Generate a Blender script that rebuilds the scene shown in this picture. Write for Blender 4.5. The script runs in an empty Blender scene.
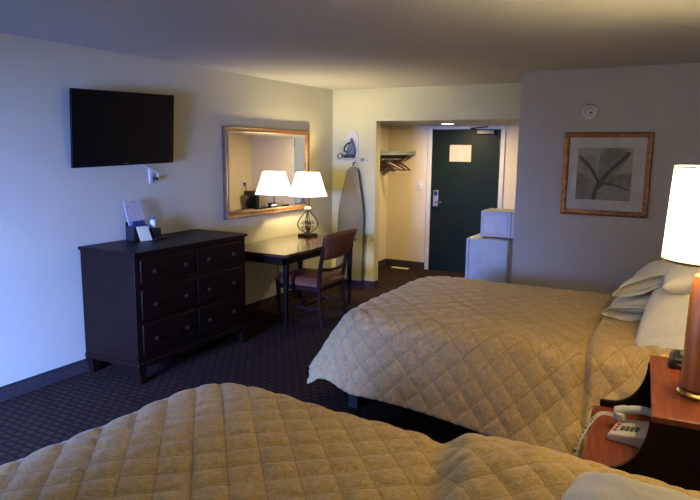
import bpy, bmesh, math, random
from mathutils import Vector, Matrix
from mathutils import noise as mnoise

sc = bpy.context.scene
COL = sc.collection
R = math.radians
random.seed(7)

# ---------------------------------------------------------------- camera
CX, CY, CZ = 4.0263, 0.0, 1.7182
YAW, PITCH, ROLL, FPX = -.4993, .1579, .0115, 630.11
fw = Vector((math.sin(YAW) * math.cos(PITCH), math.cos(YAW) * math.cos(PITCH), -math.sin(PITCH)))
rt = Vector((math.cos(YAW), -math.sin(YAW), 0))
up = rt.cross(fw)
rt2 = rt * math.cos(ROLL) + up * math.sin(ROLL)
up2 = up * math.cos(ROLL) - rt * math.sin(ROLL)
cd = bpy.data.cameras.new('camera')
cam = bpy.data.objects.new('camera', cd)
COL.objects.link(cam)
cd.sensor_width = 36
cd.lens = FPX / 700 * 36
cd.clip_start = .02
m = Matrix((rt2, up2, -fw)).transposed().to_4x4()
m.translation = (CX, CY, CZ)
cam.matrix_world = m
sc.camera = cam

# ---------------------------------------------------------------- light
sc.view_settings.view_transform = 'Standard'
sc.view_settings.look = 'None'
sc.view_settings.exposure = 0.5
sc.view_settings.gamma = 1
sc.view_settings.use_curve_mapping = False
w = bpy.data.worlds.new('world')
sc.world = w
w.use_nodes = True
w.node_tree.nodes['Background'].inputs[0].default_value = (.30, .50, 1.0, 1)
w.node_tree.nodes['Background'].inputs[1].default_value = 1.0


def light(name, kind, loc, energy, color, **kw):
    d = bpy.data.lights.new(name, kind)
    d.energy = energy
    d.color = color
    o = bpy.data.objects.new(name, d)
    COL.objects.link(o)
    o.location = loc
    for k, v in kw.items():
        if k == 'rot':
            o.rotation_euler = v
        else:
            setattr(d, k, v)
    return o


DAY = (.18, .315, 1.0)
WARM = (1.0, .80, .43)
# daylight entering by the window behind the camera
light('window_daylight', 'AREA', (1.15, -1.03, 1.22), 165, DAY, shape='RECTANGLE', size=1.5, size_y=.8, rot=(R(72), 0, R(20)), spread=R(78))
E_DESK, E_BED, E_SOFFIT = 36, 31, 24


# ---------------------------------------------------------------- materials
def sock(b, *names):
    for n in names:
        if n in b.inputs:
            return b.inputs[n]


def mat(name, col, rough=.6, metal=0., spec=.5, sheen=0., var=None, scale=8., stretch=(1, 1, 1), detail=4., bump=0., bscale=60., bdist=.01, coat=0.):
    M = bpy.data.materials.new(name)
    M.use_nodes = True
    N, L = M.node_tree.nodes, M.node_tree.links
    b = N['Principled BSDF']
    b.inputs['Base Color'].default_value = (*col, 1)
    b.inputs['Roughness'].default_value = rough
    b.inputs['Metallic'].default_value = metal
    sock(b, 'Specular IOR Level', 'Specular').default_value = spec
    if sheen:
        b.inputs['Sheen Weight'].default_value = sheen
    if coat:
        b.inputs['Coat Weight'].default_value = coat
        b.inputs['Coat Roughness'].default_value = .15
    tc = N.new('ShaderNodeTexCoord')
    mp = N.new('ShaderNodeMapping')
    mp.inputs['Scale'].default_value = stretch
    L.new(tc.outputs['Object'], mp.inputs[0])
    nz = N.new('ShaderNodeTexNoise')
    nz.inputs['Scale'].default_value = scale
    nz.inputs['Detail'].default_value = detail
    L.new(mp.outputs[0], nz.inputs['Vector'])
    cr = N.new('ShaderNodeValToRGB')
    c2 = var or tuple(c * .88 for c in col)
    cr.color_ramp.elements[0].color = (*c2, 1)
    cr.color_ramp.elements[1].color = (*col, 1)
    cr.color_ramp.elements[0].position = .38
    cr.color_ramp.elements[1].position = .62
    L.new(nz.outputs['Fac'], cr.inputs[0])
    L.new(cr.outputs[0], b.inputs['Base Color'])
    if bump:
        n2 = N.new('ShaderNodeTexNoise')
        n2.inputs['Scale'].default_value = bscale
        n2.inputs['Detail'].default_value = 3
        L.new(mp.outputs[0], n2.inputs['Vector'])
        bp = N.new('ShaderNodeBump')
        bp.inputs['Strength'].default_value = bump
        bp.inputs['Distance'].default_value = bdist
        L.new(n2.outputs['Fac'], bp.inputs['Height'])
        L.new(bp.outputs[0], b.inputs['Normal'])
    return M


def emis(M, col, st):
    b = M.node_tree.nodes['Principled BSDF']
    b.inputs['Emission Color'].default_value = (*col, 1)
    b.inputs['Emission Strength'].default_value = st
    return M


paint = mat('wall_paint', (.585, .57, .435), .75, var=(.565, .55, .42), scale=3, bump=.15, bscale=180, bdist=.002)
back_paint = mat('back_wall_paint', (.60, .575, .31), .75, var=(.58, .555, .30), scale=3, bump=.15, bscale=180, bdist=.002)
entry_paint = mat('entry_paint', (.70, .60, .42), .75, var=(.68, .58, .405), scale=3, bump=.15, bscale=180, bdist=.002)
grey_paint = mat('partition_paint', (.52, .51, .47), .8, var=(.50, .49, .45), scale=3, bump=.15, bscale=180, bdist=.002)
ceil_m = mat('textured_ceiling', (.47, .465, .43), .95, var=(.41, .405, .375), scale=90, bump=.8, bscale=140, bdist=.006)
trim_w = mat('cream_trim', (.62, .60, .52), .5)
dark_wood = mat('espresso_wood', (.013, .005, .0035), .45, spec=.14, var=(.008, .003, .002), scale=9, stretch=(6, 1, 6))
desk_wood = mat('desk_top_wood', (.11, .045, .020), .2, var=(.07, .028, .013), scale=7, stretch=(8, 1, 1), coat=1.)
cherry = mat('cherry_wood', (.25, .055, .018), .42, spec=.35, var=(.15, .032, .012), scale=6, stretch=(10, 1, 1), coat=.08)
lamp_wood = mat('lamp_wood', (.52, .20, .055), .35, var=(.38, .135, .035), scale=8, stretch=(6, 6, .6), coat=.3)
chair_wood = mat('chair_wood', (.030, .011, .007), .45, spec=.12, var=(.022, .008, .005), scale=9, stretch=(6, 6, 1))
leather = mat('brown_leather', (.24, .080, .033), .42, var=(.17, .056, .024), scale=12, bump=.25, bscale=220, bdist=.002)
brass = mat('antique_brass', (.62, .42, .18), .3, 1)
iron_m = mat('dark_iron', (.07, .065, .055), .4, .8)
chrome = mat('chrome', (.75, .75, .75), .18, 1)
nickel = mat('brushed_nickel', (.45, .45, .45), .35, 1)
knob_m = mat('pewter', (.07, .06, .055), .35, .8)
black_p = mat('black_plastic', (.012, .012, .013), .4)
tv_black = mat('tv_screen', (.003, .003, .0035), .45, spec=.12)
tv_bez = mat('tv_bezel', (.004, .004, .0045), .5, spec=.15)
white_p = mat('white_plastic', (.72, .72, .70), .4)
fridge_m = mat('appliance_white', (.62, .63, .60), .4)
fridge_g = mat('appliance_gap', (.05, .05, .06), .6)
beige_p = mat('beige_plastic', (.66, .62, .53), .42)
key_m = mat('key_grey', (.10, .10, .09), .5)
red_m = mat('red_mark', (.55, .05, .03), .5)
door_green = mat('door_green', (.006, .013, .006), .45, spec=.15, var=(.005, .011, .005), scale=3)
paper = mat('paper', (.70, .66, .60), .8)
paper_print = mat('paper_print', (.62, .56, .54), .8, var=(.42, .38, .40), scale=60)
notice_m = mat('notice_paper', (.50, .42, .34), .8, var=(.44, .36, .29), scale=20)
ink = mat('print_ink', (.45, .36, .30), .8)
cream_card = mat('cream_card', (.70, .68, .42), .7, var=(.56, .56, .42), scale=70)
blue_print = mat('blue_print', (.02, .03, .10), .4, var=(.05, .10, .30), scale=40)
linen = mat('white_linen', (.74, .72, .65), .85, var=(.71, .69, .62), scale=3, sheen=.2, bump=.75, bscale=9, bdist=.035)
bedbase = mat('bed_base_cloth', (.012, .010, .009), .9)
mattress_m = mat('mattress_ticking', (.6, .57, .5), .9)
board_m = mat('ironing_cover', (.185, .17, .105), .85, var=(.16, .145, .09), scale=5)
wire_m = mat('white_wire', (.62, .62, .58), .4)
iron_blue = mat('iron_shell', (.12, .16, .18), .3, var=(.07, .10, .12), scale=20)
gold_frame = mat('bronze_frame', (.20, .10, .038), .42, .3, var=(.11, .055, .022), scale=25)
picframe = mat('copper_gold_frame', (.42, .18, .055), .32, .5, var=(.22, .085, .03), scale=30)
matboard = mat('mat_board', (.60, .60, .57), .85)
print_bg = mat('print_ground', (.36, .385, .32), .8, var=(.33, .35, .29), scale=6)
petal_l = mat('petal_pale', (.31, .33, .27), .8, var=(.24, .26, .21), scale=14)
petal_m = mat('petal_mid', (.25, .27, .215), .8, var=(.18, .195, .155), scale=14)
petal_d = mat('petal_dark', (.10, .105, .085), .8)
hanger_wood = mat('hanger_wood', (.075, .022, .012), .4)
shelf_grey = mat('shelf_grey', (.16, .17, .16), .5)
cord_m = mat('beige_cord', (.60, .56, .48), .5)
floor_vent_m = mat('vent_white', (.7, .68, .62), .5)
skirt_m = mat('carpet_base', (.022, .017, .020), .9, var=(.045, .030, .030), scale=45)
skirt_trim = mat('base_trim', (.012, .011, .018), .5)
sponge = mat('bottle_white', (.7, .7, .74), .4)

mirror_m = mat('mirror_glass', (.9, .9, .88), .01, 1)
mirror_m.node_tree.links.remove(mirror_m.node_tree.nodes['Principled BSDF'].inputs['Base Color'].links[0])
mirror_m.node_tree.nodes['Principled BSDF'].inputs['Base Color'].default_value = (.88, .88, .85, 1)


def shade_mat(name, col, em):
    M = bpy.data.materials.new(name)
    M.use_nodes = True
    N, L = M.node_tree.nodes, M.node_tree.links
    for n in list(N):
        N.remove(n)
    o = N.new('ShaderNodeOutputMaterial')
    t = N.new('ShaderNodeBsdfTranslucent')
    d = N.new('ShaderNodeBsdfDiffuse')
    t.inputs[0].default_value = (*col, 1)
    d.inputs[0].default_value = (*col, 1)
    mx = N.new('ShaderNodeMixShader')
    mx.inputs[0].default_value = .5
    L.new(t.outputs[0], mx.inputs[1])
    L.new(d.outputs[0], mx.inputs[2])
    e = N.new('ShaderNodeEmission')
    e.inputs[0].default_value = (1, .82, .50, 1)
    tc = N.new('ShaderNodeTexCoord')
    wv = N.new('ShaderNodeTexNoise')
    wv.inputs['Scale'].default_value = 30
    L.new(tc.outputs['Object'], wv.inputs['Vector'])
    ml = N.new('ShaderNodeMath')
    ml.operation = 'MULTIPLY_ADD'
    ml.inputs[1].default_value = em * .1
    ml.inputs[2].default_value = em
    L.new(wv.outputs['Fac'], ml.inputs[0])
    L.new(ml.outputs[0], e.inputs[1])
    a = N.new('ShaderNodeAddShader')
    L.new(mx.outputs[0], a.inputs[0])
    L.new(e.outputs[0], a.inputs[1])
    L.new(a.outputs[0], o.inputs[0])
    return M


shade_m = shade_mat('lamp_shade_cloth', (.85, .78, .62), .55)
shade_m2 = shade_mat('drum_shade_cloth', (.85, .78, .64), .6)
bulb_m = emis(mat('bulb_glass', (.9, .85, .7), .4), (1, .8, .5), 8)
soffit_m = emis(mat('soffit_lens', (.9, .9, .85), .4), (1, .86, .6), 9)


def carpet_material():
    M = bpy.data.materials.new('patterned_carpet')
    M.use_nodes = True
    N, L = M.node_tree.nodes, M.node_tree.links
    b = N['Principled BSDF']
    b.inputs['Roughness'].default_value = .95
    sock(b, 'Specular IOR Level').default_value = .15
    tc = N.new('ShaderNodeTexCoord')
    mp = N.new('ShaderNodeMapping')
    L.new(tc.outputs['Object'], mp.inputs[0])
    bt = N.new('ShaderNodeTexBrick')
    L.new(mp.outputs[0], bt.inputs['Vector'])
    bt.inputs['Color1'].default_value = (.085, .052, .040, 1)
    bt.inputs['Color2'].default_value = (.060, .036, .030, 1)
    bt.inputs['Mortar'].default_value = (.020, .012, .012, 1)
    bt.inputs['Scale'].default_value = 1
    bt.inputs['Mortar Size'].default_value = .011
    bt.inputs['Mortar Smooth'].default_value = .4
    bt.inputs['Brick Width'].default_value = .075
    bt.inputs['Row Height'].default_value = .052
    bt.offset = .5
    nz = N.new('ShaderNodeTexNoise')
    nz.inputs['Scale'].default_value = 260
    L.new(mp.outputs[0], nz.inputs['Vector'])
    mx = N.new('ShaderNodeMixRGB')
    mx.blend_type = 'MULTIPLY'
    mx.inputs[0].default_value = .7
    L.new(bt.outputs[0], mx.inputs[1])
    L.new(nz.outputs['Color'], mx.inputs[2])
    g = N.new('ShaderNodeMixRGB')
    g.blend_type = 'MULTIPLY'
    g.inputs[0].default_value = 1
    g.inputs[2].default_value = (.82, .62, .50, 1)
    L.new(mx.outputs[0], g.inputs[1])
    L.new(g.outputs[0], b.inputs['Base Color'])
    bp = N.new('ShaderNodeBump')
    bp.inputs['Strength'].default_value = .5
    bp.inputs['Distance'].default_value = .004
    L.new(nz.outputs['Fac'], bp.inputs['Height'])
    L.new(bp.outputs[0], b.inputs['Normal'])
    return M


carpet = carpet_material()


def brocade(name, a, b_, c, pitch):
    M = bpy.data.materials.new(name)
    M.use_nodes = True
    N, L = M.node_tree.nodes, M.node_tree.links
    b = N['Principled BSDF']
    b.inputs['Roughness'].default_value = .62
    b.inputs['Sheen Weight'].default_value = .25
    sock(b, 'Specular IOR Level').default_value = .35
    tc = N.new('ShaderNodeTexCoord')
    n1 = N.new('ShaderNodeTexNoise')
    n1.inputs['Scale'].default_value = 40
    n1.inputs['Detail'].default_value = 3
    n1.inputs['Distortion'].default_value = 1.6
    L.new(tc.outputs['UV'], n1.inputs['Vector'])
    cr = N.new('ShaderNodeValToRGB')
    e = cr.color_ramp.elements
    e[0].position, e[0].color = .40, (*a, 1)
    e[1].position, e[1].color = .50, (*b_, 1)
    x = e.new(.60)
    x.color = (*c, 1)
    L.new(n1.outputs['Fac'], cr.inputs[0])
    # diamond quilting seams, their groove shade painted into the colour as dark lines
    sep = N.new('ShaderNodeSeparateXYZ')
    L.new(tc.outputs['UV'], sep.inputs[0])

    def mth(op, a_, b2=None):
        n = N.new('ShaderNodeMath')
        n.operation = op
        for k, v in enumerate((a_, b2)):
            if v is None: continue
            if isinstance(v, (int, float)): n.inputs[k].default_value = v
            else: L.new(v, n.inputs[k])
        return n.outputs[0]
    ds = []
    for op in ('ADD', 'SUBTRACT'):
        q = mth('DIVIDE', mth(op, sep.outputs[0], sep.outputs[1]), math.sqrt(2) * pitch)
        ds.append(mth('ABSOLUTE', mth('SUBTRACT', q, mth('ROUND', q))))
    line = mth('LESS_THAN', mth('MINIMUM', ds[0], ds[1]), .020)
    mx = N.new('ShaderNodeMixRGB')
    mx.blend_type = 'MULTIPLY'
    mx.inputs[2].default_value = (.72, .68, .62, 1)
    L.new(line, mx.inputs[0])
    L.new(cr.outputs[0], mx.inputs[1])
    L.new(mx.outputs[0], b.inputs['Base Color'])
    n2 = N.new('ShaderNodeTexNoise')
    n2.inputs['Scale'].default_value = 14
    n2.inputs['Detail'].default_value = 5
    L.new(tc.outputs['UV'], n2.inputs['Vector'])
    bp = N.new('ShaderNodeBump')
    bp.inputs['Strength'].default_value = .55
    bp.inputs['Distance'].default_value = .02
    L.new(n2.outputs['Fac'], bp.inputs['Height'])
    L.new(bp.outputs[0], b.inputs['Normal'])
    return M


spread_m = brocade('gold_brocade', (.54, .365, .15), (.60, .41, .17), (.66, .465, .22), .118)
spread_m2 = brocade('gold_brocade_near', (.60, .395, .12), (.66, .44, .145), (.72, .51, .20), .112)  # same brocade, warm lamplight put into the colour: brighter and more golden


# ---------------------------------------------------------------- mesh helpers
def wloc(o):
    v = Vector((0, 0, 0))
    while o:
        v += o.location
        o = o.parent
    return v


class MB:
    def __init__(s):
        s.b = bmesh.new()

    def box(s, x0, x1, y0, y1, z0, z1):
        vs = [s.b.verts.new((x, y, z)) for z in (z0, z1) for y in (y0, y1) for x in (x0, x1)]
        for f in ((0, 2, 3, 1), (4, 5, 7, 6), (0, 1, 5, 4), (2, 6, 7, 3), (0, 4, 6, 2), (1, 3, 7, 5)):
            s.b.faces.new([vs[i] for i in f])
        return s

    def prism(s, poly, axis, a, b):
        """poly: 2-D points; axis 'x','y','z' = extrusion axis"""
        def P(p, t):
            if axis == 'x': return (t, p[0], p[1])
            if axis == 'y': return (p[0], t, p[1])
            return (p[0], p[1], t)
        A = [s.b.verts.new(P(p, a)) for p in poly]
        B = [s.b.verts.new(P(p, b)) for p in poly]
        n = len(poly)
        s.b.faces.new(A[::-1])
        s.b.faces.new(B)
        for i in range(n):
            s.b.faces.new((A[i], A[(i + 1) % n], B[(i + 1) % n], B[i]))
        return s

    def hexa(s, bot, top):
        """two quads (lists of four points)"""
        A = [s.b.verts.new(p) for p in bot]
        B = [s.b.verts.new(p) for p in top]
        s.b.faces.new(A[::-1])
        s.b.faces.new(B)
        for i in range(4):
            s.b.faces.new((A[i], A[(i + 1) % 4], B[(i + 1) % 4], B[i]))
        return s

    def lathe(s, prof, c=(0, 0, 0), n=32, axis='z', a=1., caps=True):
        rings = []
        for r, h in prof:
            ring = []
            for k in range(n):
                t = 2 * math.pi * k / n
                u, v = r * math.cos(t), r * math.sin(t) * a
                p = {'z': (u, v, h), 'x': (h, u, v), 'y': (u, h, v)}[axis]
                ring.append(s.b.verts.new((p[0] + c[0], p[1] + c[1], p[2] + c[2])))
            rings.append(ring)
        for i in range(len(rings) - 1):
            for k in range(n):
                s.b.faces.new((rings[i][k], rings[i][(k + 1) % n], rings[i + 1][(k + 1) % n], rings[i + 1][k]))
        if caps:
            s.b.faces.new(rings[0][::-1])
            s.b.faces.new(rings[-1])
        return s

    def tube(s, pts, r, n=10, closed=False):
        pts = [Vector(p) for p in pts]
        N = len(pts)
        rr = r if isinstance(r, (list, tuple)) else [r] * N
        rings = []
        nrm = None
        for i, p in enumerate(pts):
            if closed:
                t = (pts[(i + 1) % N] - pts[i - 1]).normalized()
            else:
                t = (pts[min(i + 1, N - 1)] - pts[max(i - 1, 0)]).normalized()
            if nrm is None:
                nrm = t.orthogonal().normalized()
            else:
                nrm = (nrm - t * nrm.dot(t))
                nrm = nrm.normalized() if nrm.length > 1e-6 else t.orthogonal().normalized()
            bn = t.cross(nrm)
            rings.append([s.b.verts.new(p + (nrm * math.cos(2 * math.pi * k / n) + bn * math.sin(2 * math.pi * k / n)) * rr[i]) for k in range(n)])
        for i in range(N if closed else N - 1):
            A, B = rings[i], rings[(i + 1) % N]
            for k in range(n):
                s.b.faces.new((A[k], A[(k + 1) % n], B[(k + 1) % n], B[k]))
        if not closed:
            s.b.faces.new(rings[0][::-1])
            s.b.faces.new(rings[-1])
        return s

    def grid(s, f, nu, nv, closed_u=False):
        V = [[s.b.verts.new(f(i / nu, j / nv)) for j in range(nv + 1)] for i in range(nu + 1)]
        for i in range(nu):
            for j in range(nv):
                s.b.faces.new((V[i][j], V[i + 1][j], V[i + 1][j + 1], V[i][j + 1]))
        return s

    def build(s, name, m, parent=None, bevel=0., smooth=35, **props):
        bmesh.ops.recalc_face_normals(s.b, faces=s.b.faces[:])
        me = bpy.data.meshes.new(name)
        s.b.to_mesh(me)
        s.b.free()
        if parent is not None:
            off = wloc(parent)
        else:
            xs = [v.co for v in me.vertices]
            off = Vector(((min(v.x for v in xs) + max(v.x for v in xs)) / 2, (min(v.y for v in xs) + max(v.y for v in xs)) / 2, min(v.z for v in xs)))
        loc = Vector((0, 0, 0)) if parent is not None else off
        me.transform(Matrix.Translation(-off))
        if smooth:
            me.polygons.foreach_set('use_smooth', [True] * len(me.polygons))
            me.set_sharp_from_angle(angle=R(smooth))
        me.materials.append(m)
        o = bpy.data.objects.new(name, me)
        COL.objects.link(o)
        o.location = loc
        if parent is not None:
            o.parent = parent
        if bevel:
            bv = o.modifiers.new('bevel', 'BEVEL')
            bv.width = bevel
            bv.segments = 3
            bv.limit_method = 'ANGLE'
            bv.angle_limit = R(40)
        for k, v in props.items():
            o[k] = v
        return o


def box(name, x0, x1, y0, y1, z0, z1, m, parent=None, bevel=0., **p):
    return MB().box(x0, x1, y0, y1, z0, z1).build(name, m, parent, bevel, **p)


def empty(name, loc, label, cat, group=None, kind=None):
    o = bpy.data.objects.new(name, None)
    COL.objects.link(o)
    o.location = loc
    o.empty_display_size = .1
    tag(o, label, cat, group, kind)
    return o


def tag(o, label, cat, group=None, kind=None):
    if label: o['label'] = label
    if cat: o['category'] = cat
    if group: o['group'] = group
    if kind: o['kind'] = kind
    return o


def struct(o):
    o['kind'] = 'structure'
    return o


def arc(cx, cz, r, a0, a1, n=10, ry=None):
    ry = ry or r
    return [(cx + r * math.cos(R(a0 + (a1 - a0) * i / n)), cz + ry * math.sin(R(a0 + (a1 - a0) * i / n))) for i in range(n + 1)]


# ---------------------------------------------------------------- room shell
XR, YF, H = 4.36, -.95, 2.44          # right wall, window wall behind the camera, ceiling
YB, YP, XP, YE = 6.893, 5.941, 2.548, 8.5   # back wall, partition face, partition corner, entry end wall
ZH, XO = 2.062, .606                    # entry ceiling, left edge of the opening
struct(box('floor', -.1, XR + .1, YF - .1, YE + .1, -.1, 0, carpet))
struct(MB().box(-.1, XR + .1, YF - .1, YB + .12, H, H + .1).build('ceiling', ceil_m))
struct(MB().box(-.1, XP, YB + .12, YE + .1, ZH, ZH + .1).build('ceiling', ceil_m))
struct(box('wall_left', -.1, 0, YF - .1, YE + .1, 0, H, paint))
struct(MB().box(0, XO, YB, YB + .12, 0, H).box(XO, XP, YB, YB + .12, ZH, H).build('wall_back', back_paint, smooth=0))
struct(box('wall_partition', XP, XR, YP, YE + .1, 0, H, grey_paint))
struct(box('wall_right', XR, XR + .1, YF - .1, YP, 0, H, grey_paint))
# end wall of the entry with the doorway
DX0, DX1, DZ = .70, 1.68, 2.02
struct(MB().box(0, DX0, YE, YE + .1, 0, ZH).box(DX1, XP, YE, YE + .1, 0, ZH).box(DX0, DX1, YE, YE + .1, DZ, ZH).build('wall_entry', entry_paint, smooth=0))
# paint of the entry's own side (thin plaster lining on the left wall beyond the closet corner)
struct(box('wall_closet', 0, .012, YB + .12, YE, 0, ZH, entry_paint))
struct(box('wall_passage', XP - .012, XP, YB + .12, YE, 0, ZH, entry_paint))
# window wall behind the camera, with an opening
WX0, WX1, WZ0, WZ1 = .35, 1.95, .80, 1.66
struct(MB().box(0, WX0, YF - .1, YF, 0, H).box(WX1, XR, YF - .1, YF, 0, H).box(WX0, WX1, YF - .1, YF, 0, WZ0).box(WX0, WX1, YF - .1, YF, WZ1, H).build('wall_front', paint, smooth=0))
wf = MB()
for a in (WX0, (WX0 + WX1) / 2 - .02, WX1 - .04):
    wf.box(a, a + .04, YF - .08, YF - .04, WZ0, WZ1)
wf.box(WX0, WX1, YF - .08, YF - .04, WZ0, WZ0 + .04).box(WX0, WX1, YF - .08, YF - .04, WZ1 - .04, WZ1)
struct(wf.build('window_1', trim_w))

# carpeted baseboards with a dark bound top edge
def skirting(name, segs):
    a = MB()
    for (x0, x1, y0, y1) in segs:
        a.box(x0, x1, y0, y1, 0, .092)
    o = struct(a.build(name, skirt_m, smooth=0))
    t = MB()
    for (x0, x1, y0, y1) in segs:
        t.box(x0, x1, y0, y1, .092, .1)
    t.build('binding', skirt_trim, o, smooth=0)


skirting('baseboard_left', [(0, .012, YF, YB)])
skirting('baseboard_back', [(.012, XO + .012, YB - .012, YB), (XO, XO + .012, YB, YB + .12)])
skirting('baseboard_closet', [(.012, .024, YB + .12, YE), (.024, DX0 - .06, YE - .012, YE)])
skirting('baseboard_partition', [(XP, XR, YP - .012, YP)])
skirting('baseboard_entry', [(DX1 + .06, XP - .012, YE - .012, YE)])

# entry door
d = struct(MB().box(DX0, DX1, YE, YE + .045, .008, DZ - .005).build('door_1', door_green, bevel=.003))
MB().box(DX0 - .06, DX0, YE - .018, YE + .06, 0, DZ + .05).box(DX1, DX1 + .06, YE - .018, YE + .06, 0, DZ + .05).box(DX0, DX1, YE - .018, YE + .06, DZ, DZ + .05).build('door_frame', trim_w, d, bevel=.004, label='cream painted metal frame')
lk = box('lock_plate', .745, .825, YE - .03, YE, .93, 1.165, nickel, d, bevel=.008)
box('card_slot', .760, .810, YE - .034, YE - .03, 1.09, 1.145, black_p, lk)
MB().tube([(.79, YE - .03, 1.00), (.79, YE - .07, 1.00), (.81, YE - .075, 1.00), (.90, YE - .075, 1.00)], .012).build('lever', chrome, lk)
cl = box('door_closer', 1.36, 1.60, YE - .06, YE, 1.945, 2.0, iron_m, d, bevel=.006)
MB().tube([(1.42, YE - .045, 2.0), (1.30, YE - .16, 2.018), (1.50, YE - .03, 2.045)], .009, 6).build('closer_arm', iron_m, cl)
MB().box(DX1 - .02, DX1 - .002, YE - .012, YE - .0, 1.75, 1.87).box(DX1 - .02, DX1 - .002, YE - .012, YE, .2, .32).build('hinge', iron_m, d)
nt = tag(box('door_notice', .965, 1.275, YE - .006, YE - .001, 1.57, 1.80, notice_m), 'framed paper notice fixed high on the dark green entry door', 'notice')
t = MB()
for k in range(9):
    for c_ in range(2):
        if k == 0 and c_ == 1:
            continue
        t.box(.985 + c_ * .145, (1.10 if c_ == 0 else 1.245) + random.uniform(-.02, .005), YE - .0072, YE - .006, 1.775 - k * .022, 1.781 - k * .022)
t.build('printed_lines', ink, nt, smooth=0)

# recessed soffit light
sl = empty('recessed_light', (1.173, 7.8, ZH), 'small round recessed light in the low entry ceiling before the door', 'ceiling light')
MB().lathe([(.085, ZH - .006), (.105, ZH - .006), (.108, ZH + .0), (.085, ZH)], (1.173, 7.8, 0), 32, caps=False).build('trim_ring', trim_w, sl)
MB().lathe([(.001, ZH - .004), (.085, ZH - .004), (.085, ZH - .001), (.001, ZH - .001)], (1.173, 7.8, 0), 32).build('lens', soffit_m, sl)
light('recessed_bulb', 'AREA', (1.173, 7.8, ZH - .012), E_SOFFIT, (1, .76, .42), shape='DISK', size=.16, rot=(0, 0, 0))

# ---------------------------------------------------------------- television
tv = empty('wall_television', (.09, 3.57, 1.862), 'large black flat television mounted on the left wall above the chest of drawers', 'television')
box('casing', .070, .09, 3.055, 4.065, 1.575, 2.14, tv_bez, tv, bevel=.006)
box('screen', .09, .0925, 3.065, 4.055, 1.593, 2.13, tv_black, tv)
box('wall_bracket', .012, .070, 3.35, 3.75, 1.70, 2.0, iron_m, tv)
box('status_light', .0905, .0935, 3.53, 3.57, 1.590, 1.594, nickel, tv)
tv.rotation_euler = (R(1.6), R(5), 0)
o = tag(box('cable_outlet', 0.001, .012, 3.845, 3.885, 1.42, 1.54, white_p, bevel=.003), 'white wall outlet with a black plug below the right end of the television', 'outlet')
MB().box(.012, .045, 3.875, 3.915, 1.445, 1.475).build('black_plug', black_p, o, bevel=.004)
tag(MB().tube([(.035, 3.72, 1.60), (.03, 3.78, 1.56), (.035, 3.86, 1.53), (.035, 3.92, 1.50), (.045, 3.90, 1.47)], .006, 8).build('television_cord', white_p),
    'pale cord running from behind the television to the wall outlet', 'cord')

# ---------------------------------------------------------------- chest of drawers
dr = empty('chest_of_drawers', (.30, 3.75, 0), 'wide dark espresso chest of six drawers against the left wall below the television', 'chest of drawers')
X0, X1, Y0, Y1, ZT = .02, .585, 3.12, 4.375, .98
box('body', X0, X1, Y0, Y1, .15, .955, dark_wood, dr, bevel=.004)
box('top', X0 - .005, X1 + .02, Y0 - .015, Y1 + .015, .955, ZT, dark_wood, dr, bevel=.006)
MB().box(X0, X1 + .012, Y0 - .010, Y1 + .010, .12, .16).build('base_moulding', dark_wood, dr, bevel=.008)
for (lx, ly, sx, sy) in ((X1 - .07, Y0 - .005, 1, -1), (X1 - .07, Y1 - .075, 1, 1), (X0, Y0 - .005, -1, -1), (X0, Y1 - .075, -1, 1)):
    t_ = .018
    MB().hexa([(lx + t_, ly + t_, 0), (lx + .08 - t_ * (sx < 0) - .0, ly + t_, 0), (lx + .08 - t_ * (sx < 0), ly + .08 - t_, 0), (lx + t_, ly + .08 - t_, 0)],
              [(lx, ly, .12), (lx + .08, ly, .12), (lx + .08, ly + .08, .12), (lx, ly + .08, .12)]).build('leg', dark_wood, dr, bevel=.003)
for k, zc in enumerate((.835, .585, .330)):
    for (ya, yb, kn) in ((Y0 + .05, 3.735, (3.28, 3.60)), (3.755, Y1 - .05, (3.865, 4.175))):
        hh = .085 if k == 0 else .112
        dd = box('drawer', X1 - .01, X1 + .012, ya, yb, zc - hh, zc + hh, dark_wood, dr, bevel=.007)
        for yk in kn:
            MB().lathe([(.006, X1 + .012), (.006, X1 + .022), (.015, X1 + .028), (.017, X1 + .036), (.010, X1 + .042)], (0, yk, zc - .008), 16, 'x').build('knob', knob_m, dd)

# things on the chest
def rot_z(o, a):
    o.rotation_euler.z = R(a)


cad = empty('literature_holder', (.14, 3.60, ZT), 'black desktop literature holder standing on the dark chest of drawers', 'organizer')
cad_p = MB()
cad_p.box(.07, .075, 3.515, 3.665, ZT, ZT + .15).box(.07, .16, 3.515, 3.52, ZT, ZT + .12).box(.07, .16, 3.66, 3.665, ZT, ZT + .12).box(.155, .16, 3.515, 3.665, ZT, ZT + .09).box(.07, .16, 3.515, 3.665, ZT, ZT + .005)
cad_p.build('pocket', black_p, cad, bevel=.002)
box('tray', .10, .24, 3.675, 3.80, ZT, ZT + .014, black_p, cad, bevel=.003)
MB().box(.10, .19, 3.69, 3.78, ZT + .012, ZT + .085).build('cup_holder', black_p, cad, bevel=.005)
o = MB().hexa([(.10, 3.525, ZT + .10), (.106, 3.525, ZT + .10), (.106, 3.70, ZT + .10), (.10, 3.70, ZT + .10)],
              [(.075, 3.50, ZT + .315), (.081, 3.50, ZT + .315), (.081, 3.675, ZT + .315), (.075, 3.675, ZT + .315)]).build('brochure', paper_print)
tag(o, 'pale printed brochure standing up in the black holder on the chest', 'brochure')
o = box('booklet', .118, .134, 3.53, 3.66, ZT + .01, ZT + .155, blue_print)
tag(o, 'dark blue booklet in front of the pale brochure on the chest', 'booklet')
o = MB().hexa([(.19, 3.555, ZT), (.195, 3.555, ZT), (.215, 3.655, ZT), (.21, 3.655, ZT)],
              [(.165, 3.535, ZT + .115), (.17, 3.535, ZT + .115), (.19, 3.635, ZT + .115), (.185, 3.635, ZT + .115)]).build('tent_card', cream_card)
tag(o, 'small cream card leaning before the black holder on the chest', 'card')
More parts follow.
